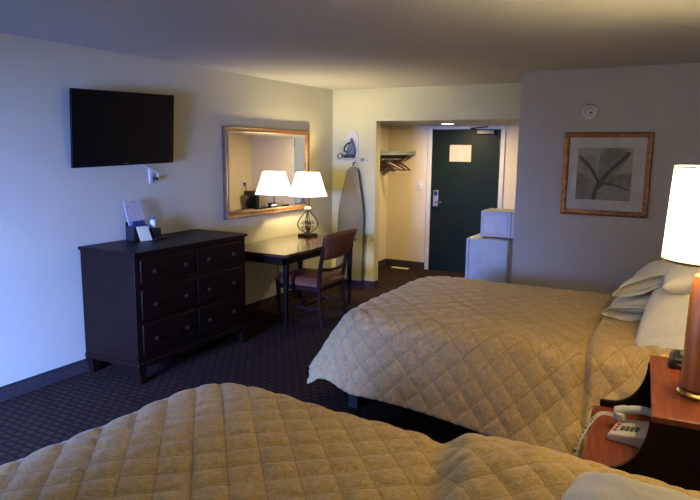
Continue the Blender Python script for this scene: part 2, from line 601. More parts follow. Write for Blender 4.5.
o = empty('lotion_bottle', (.145, 3.735, ZT + .086), 'small bottle with white label and dark cap beside the brochure on the chest', 'bottle')
MB().lathe([(.001, ZT + .086), (.022, ZT + .086), (.024, ZT + .09), (.024, ZT + .14), (.018, ZT + .152), (.012, ZT + .156)], (.145, 3.735, 0), 20).build('body', sponge, o)
MB().lathe([(.013, ZT + .156), (.013, ZT + .180), (.009, ZT + .184)], (.145, 3.735, 0), 16).build('cap', blue_print, o)

# ---------------------------------------------------------------- desk
dk = empty('writing_desk', (.40, 5.42, 0), 'dark writing desk with glossy top under the gold-framed mirror', 'desk')
DY0, DY1, DXF, DT = 4.72, 6.12, .775, .752
box('desktop', .012, DXF, DY0, DY1, DT - .028, DT, desk_wood, dk, bevel=.005)
MB().box(.03, DXF - .03, DY0 + .03, DY0 + .05, DT - .10, DT - .028).box(.03, DXF - .03, DY1 - .05, DY1 - .03, DT - .10, DT - .028).box(DXF - .05, DXF - .03, DY0 + .03, DY1 - .03, DT - .10, DT - .028).box(.03, .05, DY0 + .03, DY1 - .03, DT - .10, DT - .028).build('apron', dark_wood, dk)
dd = box('drawer', DXF - .032, DXF - .018, 5.10, 5.70, DT - .092, DT - .036, dark_wood, dk, bevel=.004)
MB().lathe([(.005, DXF - .018), (.005, DXF - .008), (.013, DXF - .004), (.013, DXF + .004), (.006, DXF + .008)], (0, 5.40, DT - .064), 14, 'x').build('knob', knob_m, dd)
for lx, ly in ((.035, DY0 + .20), (DXF - .17, DY0 + .20), (.035, DY1 - .08), (DXF - .085, DY1 - .08)):
    if True:
        MB().hexa([(lx + .012, ly + .012, 0), (lx + .038, ly + .012, 0), (lx + .038, ly + .038, 0), (lx + .012, ly + .038, 0)],
                  [(lx, ly, DT - .1), (lx + .05, ly, DT - .1), (lx + .05, ly + .05, DT - .1), (lx, ly + .05, DT - .1)]).build('leg', dark_wood, dk, bevel=.003)

# wastebasket between chest and desk
wb = empty('wastebasket', (.30, 4.54, 0), 'dark oval wastebasket on the carpet between the chest of drawers and the desk', 'wastebasket')
MB().lathe([(.001, .0), (.09, .0), (.115, .27), (.122, .275), (.122, .285), (.112, .285), (.088, .01), (.001, .01)], (.30, 4.54, 0), 28, caps=False).build('bucket', black_p, wb)
MB().lathe([(.1235, .272), (.1265, .276), (.1265, .286), (.1235, .289), (.116, .286)], (.30, 4.54, 0), 28, caps=False).build('rim', nickel, wb)

# wall outlet below desk + cord
o = tag(box('wall_outlet', 0.001, .012, 5.70, 5.775, .30, .42, white_p, bevel=.003), 'white wall outlet with a plug below the desk', 'outlet')
box('plug', .012, .045, 5.72, 5.755, .33, .36, white_p, o, bevel=.004)

# ---------------------------------------------------------------- mirror
mr = empty('framed_mirror', (.0, 5.545, 1.027), 'large wall mirror in a wide bronze frame above the desk', 'mirror')
MY0, MY1, MZ0, MZ1, FWd = 4.79, 6.30, 1.027, 1.930, .055
def frame(nm, y0, y1, z0, z1, wd, x0, x1, m, par, lip=.012, axis='x'):
    b = MB()
    prof = [(0, x0), (0, x0 + (x1 - x0) * .7), (wd * .18, x1), (wd * .45, x0 + (x1 - x0) * .82), (wd * .8, x0 + (x1 - x0) * .78), (wd, x0 + (x1 - x0) * .5), (wd, x0)]
    corners = [(y0, z0, 1, 1), (y1, z0, -1, 1), (y1, z1, -1, -1), (y0, z1, 1, -1)]
    rings = []
    for (a, c, sa, sc_) in corners:
        ring = []
        for (t, h) in prof:
            p = (h, a + sa * t, c + sc_ * t) if axis == 'x' else (a + sa * t, h, c + sc_ * t)
            ring.append(b.b.verts.new(p))
        rings.append(ring)
    n = len(prof)
    for i in range(4):
        A, B = rings[i], rings[(i + 1) % 4]
        for k in range(n):
            b.b.faces.new((A[k], A[(k + 1) % n], B[(k + 1) % n], B[k]))
    return b.build(nm, m, par, smooth=25)


frame('frame', MY0, MY1, MZ0, MZ1, FWd, .002, .045, gold_frame, mr)
g0, g1, k0, k1 = MY0 + FWd - .004, MY1 - FWd + .004, MZ0 + FWd - .004, MZ1 - FWd + .004
bv = .028
b = MB()
V = [b.b.verts.new(p) for p in ((.016, g0, k0), (.016, g1, k0), (.016, g1, k1), (.016, g0, k1), (.0215, g0 + bv, k0 + bv), (.0215, g1 - bv, k0 + bv), (.0215, g1 - bv, k1 - bv), (.0215, g0 + bv, k1 - bv), (.004, g0, k0), (.004, g1, k0), (.004, g1, k1), (.004, g0, k1))]
b.b.faces.new([V[i] for i in (4, 5, 6, 7)])
for i in range(4):
    b.b.faces.new((V[i], V[(i + 1) % 4], V[4 + (i + 1) % 4], V[4 + i]))
    b.b.faces.new((V[8 + i], V[8 + (i + 1) % 4], V[(i + 1) % 4], V[i]))
b.b.faces.new([V[i] for i in (11, 10, 9, 8)])
b.build('glass', mirror_m, mr, smooth=0)

# ---------------------------------------------------------------- desk lamp
LX, LY = .250, 5.93
lp = empty('desk_lamp', (LX, LY, DT), 'lit table lamp with cream bell shade and scrolled iron base on the desk', 'lamp')
box('plinth', LX - .082, LX + .082, LY - .082, LY + .082, DT, DT + .028, dark_wood, lp, bevel=.005)
# scrolled open iron body: four pear-shaped bars with inner scrolls
z0 = DT + .028
for k in range(4):
    a = math.pi / 4 + k * math.pi / 2
    ca, sa = math.cos(a), math.sin(a)
    pts = []
    for i in range(25):
        t = i / 24
        zz = z0 + .012 + .245 * t
        rr = .108 * math.sin(math.pi * min(1, t * 1.0)) ** .75 * (1.28 - .75 * t) + .012
        pts.append((LX + ca * rr, LY + sa * rr, zz))
    b = MB().tube(pts, .0065, 8)
    for (cz_, r0, sgn) in ((z0 + .062, .030, 1), (z0 + .13, .024, -1)):
        sp = []
        for i in range(22):
            th = sgn * (i / 21) * 2.6 * math.pi
            rr = r0 * (1 - .75 * i / 21)
            u = .048 + rr * math.cos(th) * .9
            sp.append((LX + ca * u, LY + sa * u, cz_ + rr * math.sin(th)))
        b.tube(sp, .0045, 6)
    b.build('scroll_bar', iron_m, lp)
MB().lathe([(.010, z0), (.022, z0 + .005), (.008, z0 + .02), (.006, z0 + .25), (.024, z0 + .262), (.030, z0 + .282), (.022, z0 + .30), (.010, z0 + .31), (.008, z0 + .47)], (LX, LY, 0), 20).build('stem', iron_m, lp)
MB().lathe([(.011, z0 + .255), (.034, z0 + .262), (.040, z0 + .285), (.030, z0 + .304), (.012, z0 + .312)], (LX, LY, 0), 20).build('collar', chrome, lp)
SZ0, SZ1 = 1.200, 1.462
prof = []
for i in range(9):
    t = i / 8
    prof.append((.219 - (.219 - .128) * (t ** .88), SZ0 + (SZ1 - SZ0) * t))
MB().lathe(prof, (LX, LY, 0), 48, caps=False).build('shade', shade_m, lp)
MB().lathe([(.220, SZ0 - .001), (.222, SZ0 + .004), (.220, SZ0 + .009)], (LX, LY, 0), 48, caps=False).build('shade_trim', paper, lp)
MB().lathe([(.002, 1.27), (.018, 1.275), (.030, 1.31), (.026, 1.345), (.004, 1.365)], (LX, LY, 0), 16).build('bulb', bulb_m, lp)
light('desk_bulb', 'POINT', (LX, LY, 1.385), E_DESK, WARM, shadow_soft_size=.035)

# ---------------------------------------------------------------- desk chair (local: faces -X)
ch = empty('desk_chair', (0, 0, 0), 'dark wooden chair with brown padded seat and back, half turned from the desk', 'chair')
# seat
def seat_f(u, v):
    x = -.30 + .52 * u
    y = (v - .5) * (.54 - .03 * u)
    e = min(1, min(u, 1 - u) / .08) * min(1, min(v, 1 - v) / .08)
    return (x, y, .425 + .045 * (max(e, 0) ** .5) + .018 * math.sin(math.pi * u) * math.sin(math.pi * v))
b = MB().grid(seat_f, 24, 24)
b.box(-.295, .215, -.25, .25, .395, .428)
b.build('seat', leather, ch, smooth=50)
MB().box(-.285, -.26, -.235, .235, .345, .395).box(.18, .205, -.235, .235, .345, .395).box(-.26, .18, -.25, -.228, .345, .395).box(-.26, .18, .228, .25, .345, .395).build('seat_rail', chair_wood, ch)
for sy in (-1, 1):
    MB().hexa([(-.285, sy * .24 - .015, 0), (-.257, sy * .24 - .015, 0), (-.257, sy * .24 + .015, 0), (-.285, sy * .24 + .015, 0)],
              [(-.295, sy * .24 - .02, .425), (-.255, sy * .24 - .02, .425), (-.255, sy * .24 + .02, .425), (-.295, sy * .24 + .02, .425)]).build('leg', chair_wood, ch, bevel=.004)
    # rear leg sweeping up into the back post
    pts = [(.235, .24, 0), (.205, .24, .22), (.195, .243, .42), (.215, .252, .58), (.255, .272, .75), (.30, .296, .90)]
    b = MB()
    secs = []
    for (x, y, z) in pts:
        secs.append([(x - .018, sy * y - .014, z), (x + .018, sy * y - .014, z), (x + .018, sy * y + .014, z), (x - .018, sy * y + .014, z)])
    vs = [[b.b.verts.new(p) for p in s_] for s_ in secs]
    b.b.faces.new(vs[0][::-1]); b.b.faces.new(vs[-1])
    for i in range(len(vs) - 1):
        for k in range(4):
            b.b.faces.new((vs[i][k], vs[i][(k + 1) % 4], vs[i + 1][(k + 1) % 4], vs[i + 1][k]))
    b.build('leg', chair_wood, ch, bevel=.004, smooth=50)
# padded back panel
def back_f(side):
    def f(u, v):
        w_ = .262 + .06 * v
        y = (u - .5) * 2 * w_
        z = .66 + .265 * v
        x = .232 + .085 * v + .03 * (1 - (2 * u - 1) ** 2)
        e = min(1, min(u, 1 - u) / .07) * min(1, min(v, 1 - v) / .1)
        return (x + side * (.006 + .018 * max(e, 0) ** .5), y, z + (.012 * (1 - (2 * u - 1) ** 2) * v))
    return f
b = MB().grid(back_f(1), 20, 12).grid(back_f(-1), 20, 12)
bmesh.ops.remove_doubles(b.b, verts=b.b.verts[:], dist=.0002)
for (u0, v0, u1, v1) in ((0, 0, 1, 0), (0, 1, 1, 1), (0, 0, 0, 1), (1, 0, 1, 1)):
    n = 20
    A = [b.b.verts.new(back_f(1)(u0 + (u1 - u0) * i / n, v0 + (v1 - v0) * i / n)) for i in range(n + 1)]
    B = [b.b.verts.new(back_f(-1)(u0 + (u1 - u0) * i / n, v0 + (v1 - v0) * i / n)) for i in range(n + 1)]
    for i in range(n):
        b.b.faces.new((A[i], A[i + 1], B[i + 1], B[i]))
b.build('backrest', leather, ch, smooth=50)
pts = [(.215 + .028 * (1 - (2 * i / 12 - 1) ** 2), (i / 12 - .5) * .50, .575 - .03 * (1 - (2 * i / 12 - 1) ** 2)) for i in range(13)]
MB().tube(pts, .017, 8).build('back_rail', chair_wood, ch)
MB().box(-.265, .21, -.247, -.233, .16, .185).box(-.265, .21, .233, .247, .16, .185).box(-.02, 0, -.235, .235, .162, .183).build('stretcher', chair_wood, ch)
ch.location = (.70, 5.345, 0)
ch.rotation_euler.z = R(1.5)

# ---------------------------------------------------------------- ironing board, iron and holder
ib = empty('ironing_board', (.28, YB - .05, .0), 'tall taupe ironing board hung flat on the wall beside the entry opening', 'ironing board')
prof = []
for i in range(41):
    t = i / 40
    wdt = (.060 + .115 * min(1, t * 2.4) ** .75) * min(1, (t + .003) / .03) ** .5
    prof.append((wdt + .012 * t, 1.51 - 1.41 * t))
cxb = lambda z: .325 - .04 * (1.53 - z) / 1.43
poly = [(cxb(z) - a, z) for a, z in prof] + [(cxb(z) + a, z) for a, z in prof[::-1]]
MB().prism(poly, 'y', YB - .075, YB - .045).build('covered_top', board_m, ib, bevel=.008)
MB().tube([(.13, YB - .035, .12), (.36, YB - .030, 1.25)], .010).tube([(.44, YB - .035, .12), (.28, YB - .030, 1.25)], .010).tube([(.10, YB - .03, .12), (.16, YB - .03, .12)], .012).tube([(.40, YB - .03, .12), (.47, YB - .03, .12)], .012).build('folded_legs', wire_m, ib)
MB().tube([(.325, YB - .06, 1.52), (.33, YB - .055, 1.56), (.345, YB - .03, 1.575)], .008).build('hanging_hook', iron_m, ib)
hr = empty('ironing_holder', (.29, YB - .03, 1.57), 'white wall holder for iron and board above the ironing board', 'wall holder')
poly = arc(.285, 1.84, .085, 0, 180, 12, .115) + [(.20, 1.63), (.37, 1.63)]
MB().prism(poly, 'y', YB - .012, YB - .001).build('heat_plate', trim_w, hr, bevel=.003)
b = MB()
for z in (1.585, 1.605):
    b.tube([(.10, YB - .012, z), (.10, YB - .10, z), (.46, YB - .10, z), (.46, YB - .012, z)], .0055, 6)
for i in range(8):
    x = .115 + i * .047
    b.tube([(x, YB - .012, 1.60), (x, YB - .10, 1.60), (x, YB - .10, 1.575)], .004, 5)
b.lathe([(.001, YB - .02), (.014, YB - .02), (.014, YB - .005)], (.485, 0, 1.59), 12, 'y')
b.build('wire_shelf', wire_m, hr)
ir = empty('clothes_iron', (.28, YB - .055, 1.63), 'steam iron standing upright in the white wall holder', 'iron')
poly = [(.215, 1.655), (.345, 1.655), (.338, 1.73), (.315, 1.80), (.285, 1.86), (.262, 1.80), (.235, 1.74)]
MB().prism(poly, 'y', YB - .050, YB - .016).build('shell', iron_blue, ir, bevel=.008)
MB().prism([(.235, 1.66), (.335, 1.66), (.322, 1.76), (.285, 1.845), (.25, 1.76)], 'y', YB - .016, YB - .012).build('soleplate', chrome, ir)
MB().tube([(.235, YB - .045, 1.69), (.22, YB - .09, 1.70), (.228, YB - .098, 1.75), (.262, YB - .085, 1.79), (.28, YB - .05, 1.80)], .011, 8).build('handle', black_p, ir)
box('heel', .20, .335, YB - .085, YB - .016, 1.618, 1.655, black_p, ir, bevel=.008)
pts = []
for i in range(40):
    a = i / 39 * 4.2 * math.pi
    pts.append((.165 + .035 * math.cos(a), YB - .085 - .0006 * i, 1.64 + .03 * math.sin(a)))
MB().tube(pts + [(.20, YB - .10, 1.66)], .0045, 6).build('power_cord', black_p, ir)

# ---------------------------------------------------------------- closet shelf, hangers, thermostat switch, floor vent
cs = empty('closet_shelf', (.30, 7.75, 1.68), 'grey closet shelf with slanted brackets and hanging rod in the entry recess', 'shelf')
box('board', .013, .46, 7.03, 8.47, 1.685, 1.705, shelf_grey, cs, bevel=.003)
MB().box(.44, .462, 7.03, 8.47, 1.655, 1.685).build('front_lip', shelf_grey, cs)
for y in (7.35, 8.30):
    MB().prism([(.013, 1.685), (.44, 1.685), (.44, 1.66), (.06, 1.36), (.013, 1.36)], 'y', y - .004, y + .004).build('bracket', board_m, cs)
MB().tube([(.31, 7.04, 1.60), (.31, 8.46, 1.60)], .014, 12).build('hanging_rod', nickel, cs)
def hanger_proto():
    h = empty('wooden_hanger', (0, 0, 0), 'x', 'hanger', 'wooden hangers on the closet rod')
    pts = [(-.21, 0, -.155), (-.14, 0, -.105), (-.05, 0, -.062), (0, 0, -.052), (.05, 0, -.062), (.14, 0, -.105), (.21, 0, -.155)]
    MB().tube(pts, [.009, .012, .014, .014, .014, .012, .009], 8).build('shoulder', hanger_wood, h)
    MB().tube([(-.195, 0, -.150), (.195, 0, -.150)], .007, 8).build('trouser_bar', hanger_wood, h)
    MB().tube([(0, 0, -.05), (0, 0, -.005), (.012, 0, .0)] + [(0 + .0185 * math.cos(R(a)), 0, .0 + .0185 * math.sin(R(a))) for a in range(0, 200, 25)], .003, 6).build('hook', chrome, h)
    return h
hp = hanger_proto()
def dup(src, **kw):
    c = src.copy(); COL.objects.link(c)
    for k_ in src.children:
        d_ = k_.copy(); COL.objects.link(d_); d_.parent = c
    return c
hl = ['reddish wooden hanger on the closet rod, nearest the door', 'wooden hanger in the middle of the closet rod', 'wooden hanger on the closet rod, second from the room side', 'wooden hanger on the closet rod, nearest the room']
for i, (y, a) in enumerate(((8.18, 34), (7.98, 58), (7.84, 80), (7.72, 22))):
    h = hp if i == 0 else dup(hp)
    h.location = (.31, y, 1.597)
    h.rotation_euler.z = R(a - 40)
    h['label'] = hl[i]
wh = MB()
for y in (7.93, ):
    wh.tube([(.31 - .17, y, 1.40), (.31, y, 1.50), (.31 + .17, y, 1.40), (.31 - .17, y, 1.40)], .0035, 6)
    wh.tube([(.31, y, 1.50), (.31, y, 1.56), (.295, y, 1.59), (.305, y, 1.617), (.325, y, 1.615), (.33, y, 1.60)], .0035, 6)
tag(wh.build('wire_hanger', wire_m), 'white wire hanger hanging below the wooden ones in the closet', 'hanger')
o = tag(box('light_switch', .495, .565, YE - .010, YE - .001, 1.16, 1.275, white_p, bevel=.003), 'small wall switch plate between the closet shelf and the door frame', 'switch')
box('toggle', .525, .536, YE - .018, YE - .010, 1.205, 1.23, white_p, o)
vt = empty('floor_vent', (.30, 8.38, 0), 'small white floor register on the carpet by the closet wall', 'vent')
box('flange', .17, .43, 8.34, 8.43, 0.0, .006, floor_vent_m, vt, bevel=.002)
b = MB()
for i in range(10):
    b.box(.19 + i * .023, .20 + i * .023, 8.352, 8.418, .006, .008)
b.build('louver', wire_m, vt)

# ---------------------------------------------------------------- fridge and microwave
FX0, FX1, FY0, FY1, FZ = 1.965, 2.405, 6.32, 6.80, .82
fr = empty('mini_fridge', ((FX0 + FX1) / 2, 6.55, 0), 'white compact refrigerator on the carpet beside the entry partition', 'refrigerator')
box('cabinet', FX0, FX1, FY0 + .045, FY1, .02, FZ, fridge_m, fr, bevel=.008)
box('gasket', FX0 + .008, FX1 - .008, FY0 + .036, FY0 + .046, .04, FZ - .008, fridge_g, fr)
dd = box('door', FX0, FX1, FY0, FY0 + .037, .03, FZ, fridge_m, fr, bevel=.008)
box('handle_groove', FX0 + .030, FX0 + .036, FY0 - .0015, FY0 + .002, .05, FZ - .02, fridge_g, dd)
for x in (FX0 + .03, FX1 - .06):
    for y in (FY0 + .06, FY1 - .05):
        box('foot', x, x + .03, y, y + .03, 0, .02, black_p, fr)
mw = empty('microwave_oven', (2.28, 6.6, FZ), 'white microwave oven sitting on top of the compact refrigerator', 'microwave')
MX0, MX1, MYF = 2.075, 2.495, 6.43
box('case', MX0, MX1, MYF + .02, FY1 - .01, FZ + .012, FZ + .285, fridge_m, mw, bevel=.006)
md = box('door', MX0 + .003, MX1 - .10, MYF, MYF + .022, FZ + .016, FZ + .281, fridge_m, mw, bevel=.005)
box('window', MX0 + .04, MX1 - .14, MYF - .0015, MYF + .001, FZ + .06, FZ + .235, white_p, md)
cp = box('control_panel', MX1 - .097, MX1 - .003, MYF + .002, MYF + .022, FZ + .016, FZ + .281, fridge_m, mw, bevel=.004)
for x in (MX0 + .02, FX1 - .06):
    for y in (MYF + .05, FY1 - .08):
        box('foot', x, x + .03, y, y + .03, FZ, FZ + .012, black_p, mw)

# counter and coffee things in the entry (seen in the mirror)
ct = empty('entry_counter', (2.15, 8.2, 0), 'dark narrow counter in the entry, seen reflected in the mirror', 'counter')
box('counter_top', 1.80, XP - .014, 8.02, YE - .014, .70, .73, dark_wood, ct, bevel=.004)
for x in (1.83, 2.47):
    for y in (8.04, 8.42):
        box('leg', x, x + .04, y, y + .04, 0, .70, dark_wood, ct)
cm = empty('coffee_maker', (2.36, 8.25, .73), 'black coffee maker on the entry counter, reflected in the mirror', 'coffee maker')
box('base', 2.27, 2.45, 8.14, 8.36, .73, .755, black_p, cm, bevel=.006)
box('tower', 2.28, 2.44, 8.28, 8.36, .755, 1.02, black_p, cm, bevel=.008)
box('brew_head', 2.28, 2.44, 8.15, 8.36, .96, 1.04, black_p, cm, bevel=.01)
MB().lathe([(.001, .757), (.055, .757), (.065, .80), (.062, .86), (.045, .90), (.045, .92), (.001, .92)], (2.36, 8.21, 0), 20).build('carafe', tv_black, cm)
tag(box('serving_tray', 1.84, 2.16, 8.10, 8.36, .73, .745, black_p, bevel=.004), 'low black tray on the entry counter, seen in the mirror', 'tray')
tag(MB().lathe([(.001, .745), (.06, .745), (.07, .86), (.066, .862), (.001, .87)], (1.94, 8.24, 0), 20).build('ice_bucket', black_p), 'small black bucket on the tray of the entry counter, seen in the mirror', 'bucket')
tag(MB().lathe([(.001, .745), (.034, .745), (.04, .83), (.001, .83)], (2.09, 8.2, 0), 18).build('metal_cup', nickel), 'small grey cup on the tray beside the black bucket, seen in the mirror', 'cup')
o = tag(box('counter_outlet', XP - .022, XP - .013, 8.24, 8.31, 1.10, 1.21, white_p, bevel=.002), 'wall outlet above the entry counter, reflected in the mirror', 'outlet')
box('plug', XP - .05, XP - .022, 8.255, 8.29, 1.13, 1.165, black_p, o)
MB().tube([(XP - .045, 8.272, 1.145), (XP - .06, 8.28, 1.08), (XP - .05, 8.33, .95), (XP - .07, 8.36, .84), (2.44, 8.34, .76)], .006, 6).build('power_cord', black_p, cm)

# ---------------------------------------------------------------- picture and detector on the partition
pc = empty('framed_picture', (3.325, YP, 1.17), 'botanical flower print with pale mat in a copper frame on the partition wall', 'picture')
PX0, PX1, PZ0, PZ1 = 2.965, 3.684, 1.168, 1.893
frame('frame', PX0, PX1, PZ0, PZ1, .046, YP - .002, YP - .032, picframe, pc, axis='y')
box('mat', PX0 + .04, PX1 - .04, YP - .012, YP - .003, PZ0 + .04, PZ1 - .04, matboard, pc)
QX0, QX1, QZ0, QZ1 = 3.085, 3.535, 1.305, 1.760
pr = box('print', QX0, QX1, YP - .0135, YP - .012, QZ0, QZ1, print_bg, pc)
def petal(nm, pts, m, dy):
    # smooth closed outline through pts, fan-filled, clipped to the print rectangle
    n = len(pts); out = []
    for i in range(n):
        p0, p1, p2, p3 = pts[i - 1], pts[i], pts[(i + 1) % n], pts[(i + 2) % n]
        for k in range(6):
            t = k / 6
            q = []
            for c in (0, 1):
                q.append(.5 * (2 * p1[c] + (p2[c] - p0[c]) * t + (2 * p0[c] - 5 * p1[c] + 4 * p2[c] - p3[c]) * t * t + (3 * p1[c] - p0[c] - 3 * p2[c] + p3[c]) * t ** 3))
            out.append((min(max(q[0], 0), 1), min(max(q[1], 0), 1)))
    b = MB()
    vs = [b.b.verts.new((QX0 + (QX1 - QX0) * u, YP - .0135 - dy, QZ0 + (QZ1 - QZ0) * v)) for u, v in out]
    f = b.b.faces.new(vs)
    bmesh.ops.triangulate(b.b, faces=[f])
    return b.build(nm, m, pr, smooth=0)
petal('petal', [(.40, .30), (.02, .52), (-.05, .2), (-.02, -.05), (.30, -.05)], petal_m, .0006)
petal('petal', [(.42, .30), (.60, .36), (1.05, .50), (1.06, .18), (.95, -.05), (.50, -.06), (.34, -.02)], petal_l, .0009)
petal('petal', [(.42, .32), (.40, .62), (.46, .98), (.72, 1.0), (.92, .88), (.80, .62), (.56, .36)], petal_m, .0012)
petal('petal', [(.40, .34), (.36, .62), (.30, .84), (.02, .80), (.12, .58), (.26, .40)], petal_l, .0015)
petal('petal', [(.42, .30), (.62, .30), (1.05, .30), (1.05, .50), (.70, .50), (.50, .38)], petal_m, .0018)
petal('stamen', [(.36, .24), (.46, .24), (.62, .52), (.90, .80), (.96, .90), (.90, .92), (.80, .80), (.56, .56), (.40, .36)], petal_d, .0024)
petal('calyx', [(.32, .0), (.36, -.02), (.42, .22), (.46, .30), (.40, .34), (.34, .22)], petal_d, .0027)
petal('petal_vein', [(.42, .30), (.72, .27), (.96, .20), (.96, .22), (.72, .31), (.45, .34)], petal_d, .0021)
petal('petal_vein', [(.40, .32), (.26, .56), (.06, .78), (.03, .84), (.06, .85), (.30, .60), (.42, .36)], petal_d, .0021)
box('glazing_bead', PX0 + .04, PX1 - .04, YP - .0165, YP - .0145, PZ0 + .04, PZ0 + .044, picframe, pc)

sd = empty('smoke_detector', (3.16, YP, 2.01), 'round white smoke detector on the wall above the framed picture', 'smoke detector')
MB().lathe([(.001, YP - .002), (.066, YP - .002), (.068, YP - .02), (.058, YP - .034), (.040, YP - .040), (.001, YP - .042)], (3.160, 0, 2.067), 36, 'y').build('housing', white_p, sd)
MB().lathe([(.030, YP - .040), (.034, YP - .043), (.038, YP - .040)], (3.160, 0, 2.067), 28, 'y', caps=False).build('grille_ring', nickel, sd)
MB().lathe([(.001, YP - .046), (.010, YP - .046), (.010, YP - .040)], (3.172, 0, 2.06), 14, 'y').build('test_button', key_m, sd)


# ---------------------------------------------------------------- beds
def quilt(s, t, p, A, w_=.012, ph=0.):
    a = (s + t) / math.sqrt(2) / p + ph
    b = (s - t) / math.sqrt(2) / p + ph * .6
    da = abs(a - round(a)) * p
    db = abs(b - round(b)) * p
    return A * (1 - math.exp(-da / w_)) * (1 - math.exp(-db / w_))


def sstep(a, b, x):
    t = min(1, max(0, (x - a) / (b - a)))
    return t * t * (3 - 2 * t)


def bedspread(name, L, W, Ht, r, hang_f, hang_n, hang_fa, fl_foot, fl_near, fl_far, extra, m, step=.0125, p=.118, A=.015, crown=.02, rc=.12):
    """s along the bed from the foot (0) to the head (L), t across from near (0) to far (W)."""
    b = bmesh.new()
    ns, nt = int((hang_f + L) / step), int((hang_n + W + hang_fa) / step)
    uvs = {}
    rows = []
    for i in range(ns + 1):
        row = []
        s = -hang_f + (hang_f + L) * i / ns
        for j in range(nt + 1):
            t = -hang_n + (hang_n + W + hang_fa) * j / nt
            i0 = r + rc     # inset of the flat rectangle (rc rounds the plan corners)
            ex = max(0., i0 - s)
            ey = (i0 - t) if t < i0 else ((t - (W - i0)) if t > W - i0 else 0.)
            sg = -1 if t < i0 else 1
            d = math.hypot(ex, ey)
            bx, by = max(s, i0), min(max(t, i0), W - i0)
            qz = quilt(s, t, p, A)
            wr = mnoise.noise(Vector((s * 3.1, t * 3.3, 1.7))) * .008
            if d < 1e-9:
                x, y, z = bx, by, Ht
                n = Vector((0, 0, 1))
                phi = 0
            else:
                dx, dy = -ex / d, sg * ey / d
                th = math.atan2(ey, ex)
                k = math.sin(th) ** 2       # 0 = foot, 1 = side
                corner = 1 - .26 * math.sin(2 * th) ** 2
                fl_s = (fl_near(s) if sg < 0 else fl_far)
                fl = fl_foot * (1 - k) + fl_s * k + 10 * math.sin(2 * th) ** 2
                dd = max(0, d * corner - rc) * (1 + (.24 * sstep(.3, 2.3, s) * k if sg < 0 else 0))
                pm = R(90 - fl)
                al = r * pm
                if dd <= 0:
                    out, down, phi = d * corner, 0, 0
                elif dd < al:
                    phi = dd / r
                    out, down = rc + r * math.sin(phi), r * (1 - math.cos(phi))
                else:
                    phi = pm
                    e = dd - al
                    out, down = rc + r * math.sin(pm) + e * math.cos(pm), r * (1 - math.cos(pm)) + e * math.sin(pm)
                    # soft folds that open towards the hem
                    fold = .030 * (e / .5) * (0 + .25 * math.sin(s * 5.2 + 1) * (k) + .25 * math.sin(t * 6) * (1 - k))
                    out += fold
                x, y, z = bx + dx * out, by + dy * out, Ht - down
                n = Vector((dx * math.sin(phi), dy * math.sin(phi), math.cos(phi)))
            ct_ = max(0, 1 - ((2 * t / W) - 1) ** 2)
            z += crown * ct_ * min(1, max(0, s / .4)) if phi < .5 else 0
            P = Vector((x, y, z)) + n * (qz + wr)
            P = extra(s, t, P, n)
            if P.z < .015: P.z = .015
            v = b.verts.new(P)
            row.append(v)
            uvs[v] = (s, t)
        rows.append(row)
    uvl = b.loops.layers.uv.new('UVMap')
    for i in range(ns):
        for j in range(nt):
            f = b.faces.new((rows[i][j], rows[i + 1][j], rows[i + 1][j + 1], rows[i][j + 1]))
            for l in f.loops:
                l[uvl].uv = uvs[l.vert]
    bmesh.ops.recalc_face_normals(b, faces=b.faces[:])
    me = bpy.data.meshes.new(name)
    b.to_mesh(me)
    b.free()
    me.polygons.foreach_set('use_smooth', [True] * len(me.polygons))
    me.materials.append(m)
    o = bpy.data.objects.new(name, me)
    COL.objects.link(o)
    so = o.modifiers.new('thickness', 'SOLIDIFY')
    so.thickness = .008
    so.offset = -1
    return o


def bed(label, loc, rz, L, W, Hm):
    bd = empty('bed', (0, 0, 0), label, 'bed')
    box('box_spring', .08, L, .08, W - .08, .17, .40, bedbase, bd, bevel=.02)
    box('mattress', .10, L, .10, W - .10, .40, Hm - .02, mattress_m, bd, bevel=.07)
    for x in (.10, L - .15):
        for y in (.08, W - .15):
            box('leg', x, x + .07, y, y + .07, 0, .17, bedbase, bd, bevel=.004)
    MB().prism([(-.0, .12), (W, .12), (W, .95)] + [(W * (1 - i / 12), .95 + .08 * math.sin(math.pi * i / 12)) for i in range(1, 12)] + [(0, .95)], 'x', L + .005, L + .045).build('headboard', dark_wood, bd, bevel=.006)
    bd.location = loc
    bd.rotation_euler.z = R(rz)
    return bd


# far bed
B1 = (1.99, 3.47, 0)
B1H = .65
L1, W1 = 2.29, 1.62
bed('far double bed with dark base, headboard against the right wall', B1, 0, L1, W1, B1H - .015)


def ex1(s, t, P, n):
    # the spread is tucked and folded over near the pillows: a low step along s = 1.60
    e = sstep(1.595, 1.635, s + .02 * math.sin(t * 3))
    g = math.exp(-((s - 1.585 + .02 * math.sin(t * 3)) / .022) ** 2)
    P = P + n * (.024 * e - .034 * g)
    # raised where the pillows are covered at the head end
    P.z += .03 * sstep(1.75, 2.1, s) * (1 if n.z > .5 else .3)
    return P


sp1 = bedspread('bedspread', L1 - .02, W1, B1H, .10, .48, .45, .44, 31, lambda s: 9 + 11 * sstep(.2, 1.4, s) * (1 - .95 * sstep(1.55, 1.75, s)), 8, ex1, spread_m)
sp1.location = B1
tag(sp1, 'quilted gold bedspread draped over the far bed beside the partition wall', 'bedspread')

# near bed
B2 = (1.99, .68, 0)
B2H = .665
L2, W2 = 2.19, 1.55
bed('near double bed in the foreground, headboard against the right wall', B2, -3.5, L2, W2, B2H - .015)


def ex2(s, t, P, n):
    d0 = s - (1.20 + .35 * (W2 - t))
    P.z += (.05 * sstep(0, .10, d0) - .015 * math.exp(-((d0 + .03) / .04) ** 2)) * (1 if n.z > .4 else .25)
    P.z += .05 * math.exp(-((s - 1.62) ** 2 / .05 + (t - 1.30) ** 2 / .03))
    return P


